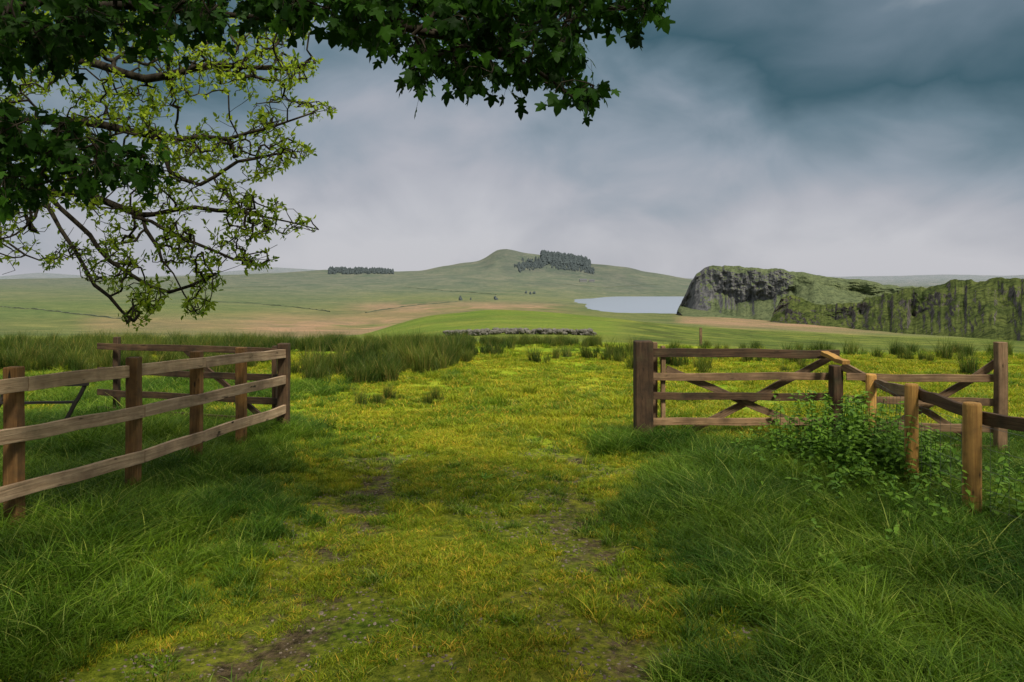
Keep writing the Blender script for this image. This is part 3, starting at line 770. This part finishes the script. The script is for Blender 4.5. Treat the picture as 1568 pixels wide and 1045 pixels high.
half=[(.0,0),(.20,-.08),(.50,-.06),(.34,.14),(.70,.42),(.66,.58),(.30,.50),(.26,.78),(0,1.12)]
pts=half+[(-a,b) for a,b in half[-2:0:-1]]
tv=np.array([(0,.34,0)]+[(a,b,-.28*a*a-.16*b*b+rng.normal()*.03) for a,b in pts]);m=len(pts);tf=np.array([(0,1+i,1+(i+1)%m) for i in range(m)])
O=[];D=[];Nn=[];Sz=[];Br=[];SA=[];SB=[]
for t,dv in zip(tips,td):
    j=t;br=rng.random();vis=P[t][1]>4.0 and P[t][2]<2.2+.40*P[t][1]
    for q in range(3):
        p=P[j]
        for l in range(rng.integers(2,5) if vis else 3):
            pd=rng.normal(size=3)*.05+np.array([0,0,-.035])+dv*.03;o=p+pd
            if vis:SA.append(p);SB.append(o)
            v=pd/np.linalg.norm(pd)*.8+np.array([0,0,-.7])+rng.normal(size=3)*.35
            O.append(o);D.append(v);nn=rng.normal(size=3)*.8+np.array([0,-.2,.8]);Nn.append(nn);Sz.append(rng.uniform(.045,.09) if vis else rng.uniform(.14,.21));Br.append(np.clip(br**1.5*.8+rng.random()*.25,0,1))
        j=PA[j]
        if j<0 or w[j]>4:break
leaves('foliage',st,np.array(O),np.array(D),np.array(Nn),np.array(Sz),tv,tf,M_syc,np.array(Br))
V,Fc=tube_edges(SA,SB,np.full(len(SA),.0013),np.full(len(SA),.001),3);obj('leaf_stalks',mesh_np('leaf_stalks',V,Fc,M_bark),st)
# ---------------- nettles
np_=empty('nettle_patch')
O=[];D=[];Nn=[];Sz=[];Br=[];SA=[];SB=[]
tvn=np.array([(0,0,0),(.26,.2,.02),(.24,.5,.0),(0,1,-.15),(-.24,.5,0),(-.26,.2,.02),(0,.45,-.05)])
for i in range(400):
    if i<260: x=rng.normal(3.5,.42);y=rng.normal(8.0,.55)
    else: x=rng.uniform(2.3,4.8);y=rng.uniform(5.6,8.8)
    hh=rng.uniform(.3,.8)*math.exp(-((x-3.5)/1.1)**2)*(1 if i<260 else .65);g=float(H(x,y));ln=rng.normal(size=2)*.15
    k=int(hh/.055)+2;pr=None
    for j in range(k+1):
        t=j/k;p=np.array([x+ln[0]*t,y+ln[1]*t,g+hh*t])
        if pr is not None:SA.append(pr);SB.append(p)
        pr=p
        if j>0:
            a=j*1.57+i
            for s in (0,math.pi):
                v=np.array([math.cos(a+s),math.sin(a+s),rng.uniform(-.5,.3)]);O.append(p);D.append(v);Nn.append(np.array([0,0,1.])+rng.normal(size=3)*.25);Sz.append(rng.uniform(.07,.125)*(1.1-.5*t));Br.append(min(1,.1+.8*t*rng.random()+.2*rng.random()))
leaves('leaves',np_,np.array(O),np.array(D),np.array(Nn),np.array(Sz),tvn,np.array([(0,1,6),(1,2,6),(2,3,6),(3,4,6),(4,5,6),(5,0,6)]),M_nettle,np.array(Br))
V,Fc=tube_edges(SA,SB,np.full(len(SA),.003),np.full(len(SA),.0025),4);obj('stems',mesh_np('stems',V,Fc,M_nettle),np_)
dp=empty('dock_plant');O=[];D=[];Nn=[];Sz=[]
for (px,py) in ((1280,880),(1300,905),(745,735),(1150,760)):
    d=2400/(py-430);x=(px-CX)/F*d;g=float(H(x,d));s=.75 if px>1000 else .3
    for l in range(11):
        a=rng.uniform(0,6.28);O.append((x+rng.normal()*.03,d+rng.normal()*.03,g+.02));D.append((math.cos(a),math.sin(a),rng.uniform(.5,1.6)));Nn.append((-math.cos(a),-math.sin(a),.8));Sz.append(s*rng.uniform(.2,.34))
tvd=np.array([(0,0,0),(.10,.3,.0),(.12,.6,-.05),(0,1,-.28),(-.12,.6,-.05),(-.10,.3,0),(0,.5,-.08)])
leaves('leaves',dp,np.array(O),np.array(D),np.array(Nn),np.array(Sz),tvd,np.array([(0,1,6),(1,2,6),(2,3,6),(3,4,6),(4,5,6),(5,0,6)]),M_nettle,rng.random(len(O)))
# ---------------- sky + sun
wd=bpy.data.worlds.new("World");S.world=wd;wd.use_nodes=True;t=wd.node_tree;t.nodes.clear()
def N(ty,**k):
    q=t.nodes.new(ty)
    for a,b in k.items():setattr(q,a,b)
    return q
SUN_EL=math.radians(52);SUN_AZ=math.radians(155)
sk=N('ShaderNodeTexSky',sky_type='NISHITA');sk.sun_disc=False;sk.sun_elevation=SUN_EL;sk.sun_rotation=SUN_AZ
tc=N('ShaderNodeTexCoord');sp=N('ShaderNodeSeparateXYZ');t.links.new(tc.outputs['Generated'],sp.inputs[0])
def mp(scale,loc=(0,0,0),rot=(0,0,0)):
    m=N('ShaderNodeMapping');t.links.new(tc.outputs['Generated'],m.inputs[0]);m.inputs['Scale'].default_value=scale;m.inputs['Location'].default_value=loc;m.inputs['Rotation'].default_value=rot;return m.outputs[0]
def nz_(vec,sc,det=5,ro=.5,di=0):
    q=N('ShaderNodeTexNoise');t.links.new(vec,q.inputs['Vector']);q.inputs['Scale'].default_value=sc;q.inputs['Detail'].default_value=det;q.inputs['Roughness'].default_value=ro;q.inputs['Distortion'].default_value=di;return q.outputs['Fac']
def M_(op,a,b=0.0,c=None):
    q=N('ShaderNodeMath',operation=op)
    for i,v in enumerate((a,b)+(() if c is None else (c,))):
        if isinstance(v,(int,float)):q.inputs[i].default_value=v
        else:t.links.new(v,q.inputs[i])
    return q.outputs[0]
n1=nz_(mp((2.0,1,3.6),(1.3,.2,.4),(0,.40,0)),1.3,4,.45,.3)
n2=nz_(mp((3,1.5,4.6),(4.1,.7,2.2),(0,-.40,0)),2.0,5,.5,.4)
z=sp.outputs[2];x=sp.outputs[0]
f=M_('ADD',M_('MULTIPLY',z,1.08),M_('MULTIPLY',M_('SUBTRACT',n1,.49),.40))
f=M_('ADD',f,M_('MULTIPLY',M_('SUBTRACT',n2,.5),.30))
xr=M_('MULTIPLY',M_('MAXIMUM',M_('SUBTRACT',x,.05),0.0),M_('MULTIPLY',z,1.3))
f=M_('ADD',f,xr)
cr_=N('ShaderNodeValToRGB');t.links.new(f,cr_.inputs[0]);el=cr_.color_ramp.elements
stops=[(0,(.55,.55,.59)),(.09,(.43,.44,.49)),(.17,(.29,.34,.40)),(.25,(.15,.22,.27)),(.34,(.045,.105,.135)),(.50,(.15,.21,.26)),(.68,(.60,.63,.66)),(1,(.82,.82,.82))]
el[0].position=0;el[0].color=(*stops[0][1],1);el[1].position=1;el[1].color=(*stops[-1][1],1)
for p_,c_ in stops[1:-1]:
    e=el.new(p_);e.color=(*c_,1)
sc=N('ShaderNodeVectorMath',operation='SCALE');t.links.new(cr_.outputs[0],sc.inputs[0]);sc.inputs['Scale'].default_value=10
mx=N('ShaderNodeMix',data_type='RGBA');mx.inputs[0].default_value=.94;t.links.new(sk.outputs[0],mx.inputs[6]);t.links.new(sc.outputs[0],mx.inputs[7])
bg=N('ShaderNodeBackground');t.links.new(mx.outputs[2],bg.inputs[0]);bg.inputs[1].default_value=.1
wo=N('ShaderNodeOutputWorld');t.links.new(bg.outputs[0],wo.inputs[0])
sl=bpy.data.lights.new('sun','SUN');sl.energy=4.2;sl.angle=math.radians(10);sl.color=(1,.93,.78)
so=bpy.data.objects.new('sun',sl);S.collection.objects.link(so)
dv=Vector((math.sin(SUN_AZ)*math.cos(SUN_EL),math.cos(SUN_AZ)*math.cos(SUN_EL),math.sin(SUN_EL)))
so.rotation_euler=dv.to_track_quat('Z','Y').to_euler()
# ---------------- camera
cd=bpy.data.cameras.new('camera');cam=bpy.data.objects.new('camera',cd);S.collection.objects.link(cam)
cam.location=(0,0,CAMZ);cam.rotation_euler=(math.radians(90),0,0);cd.sensor_width=36;cd.lens=F/1568*36;cd.shift_y=-92.5/1568;cd.clip_end=30000;cd.clip_start=.05
S.camera=cam
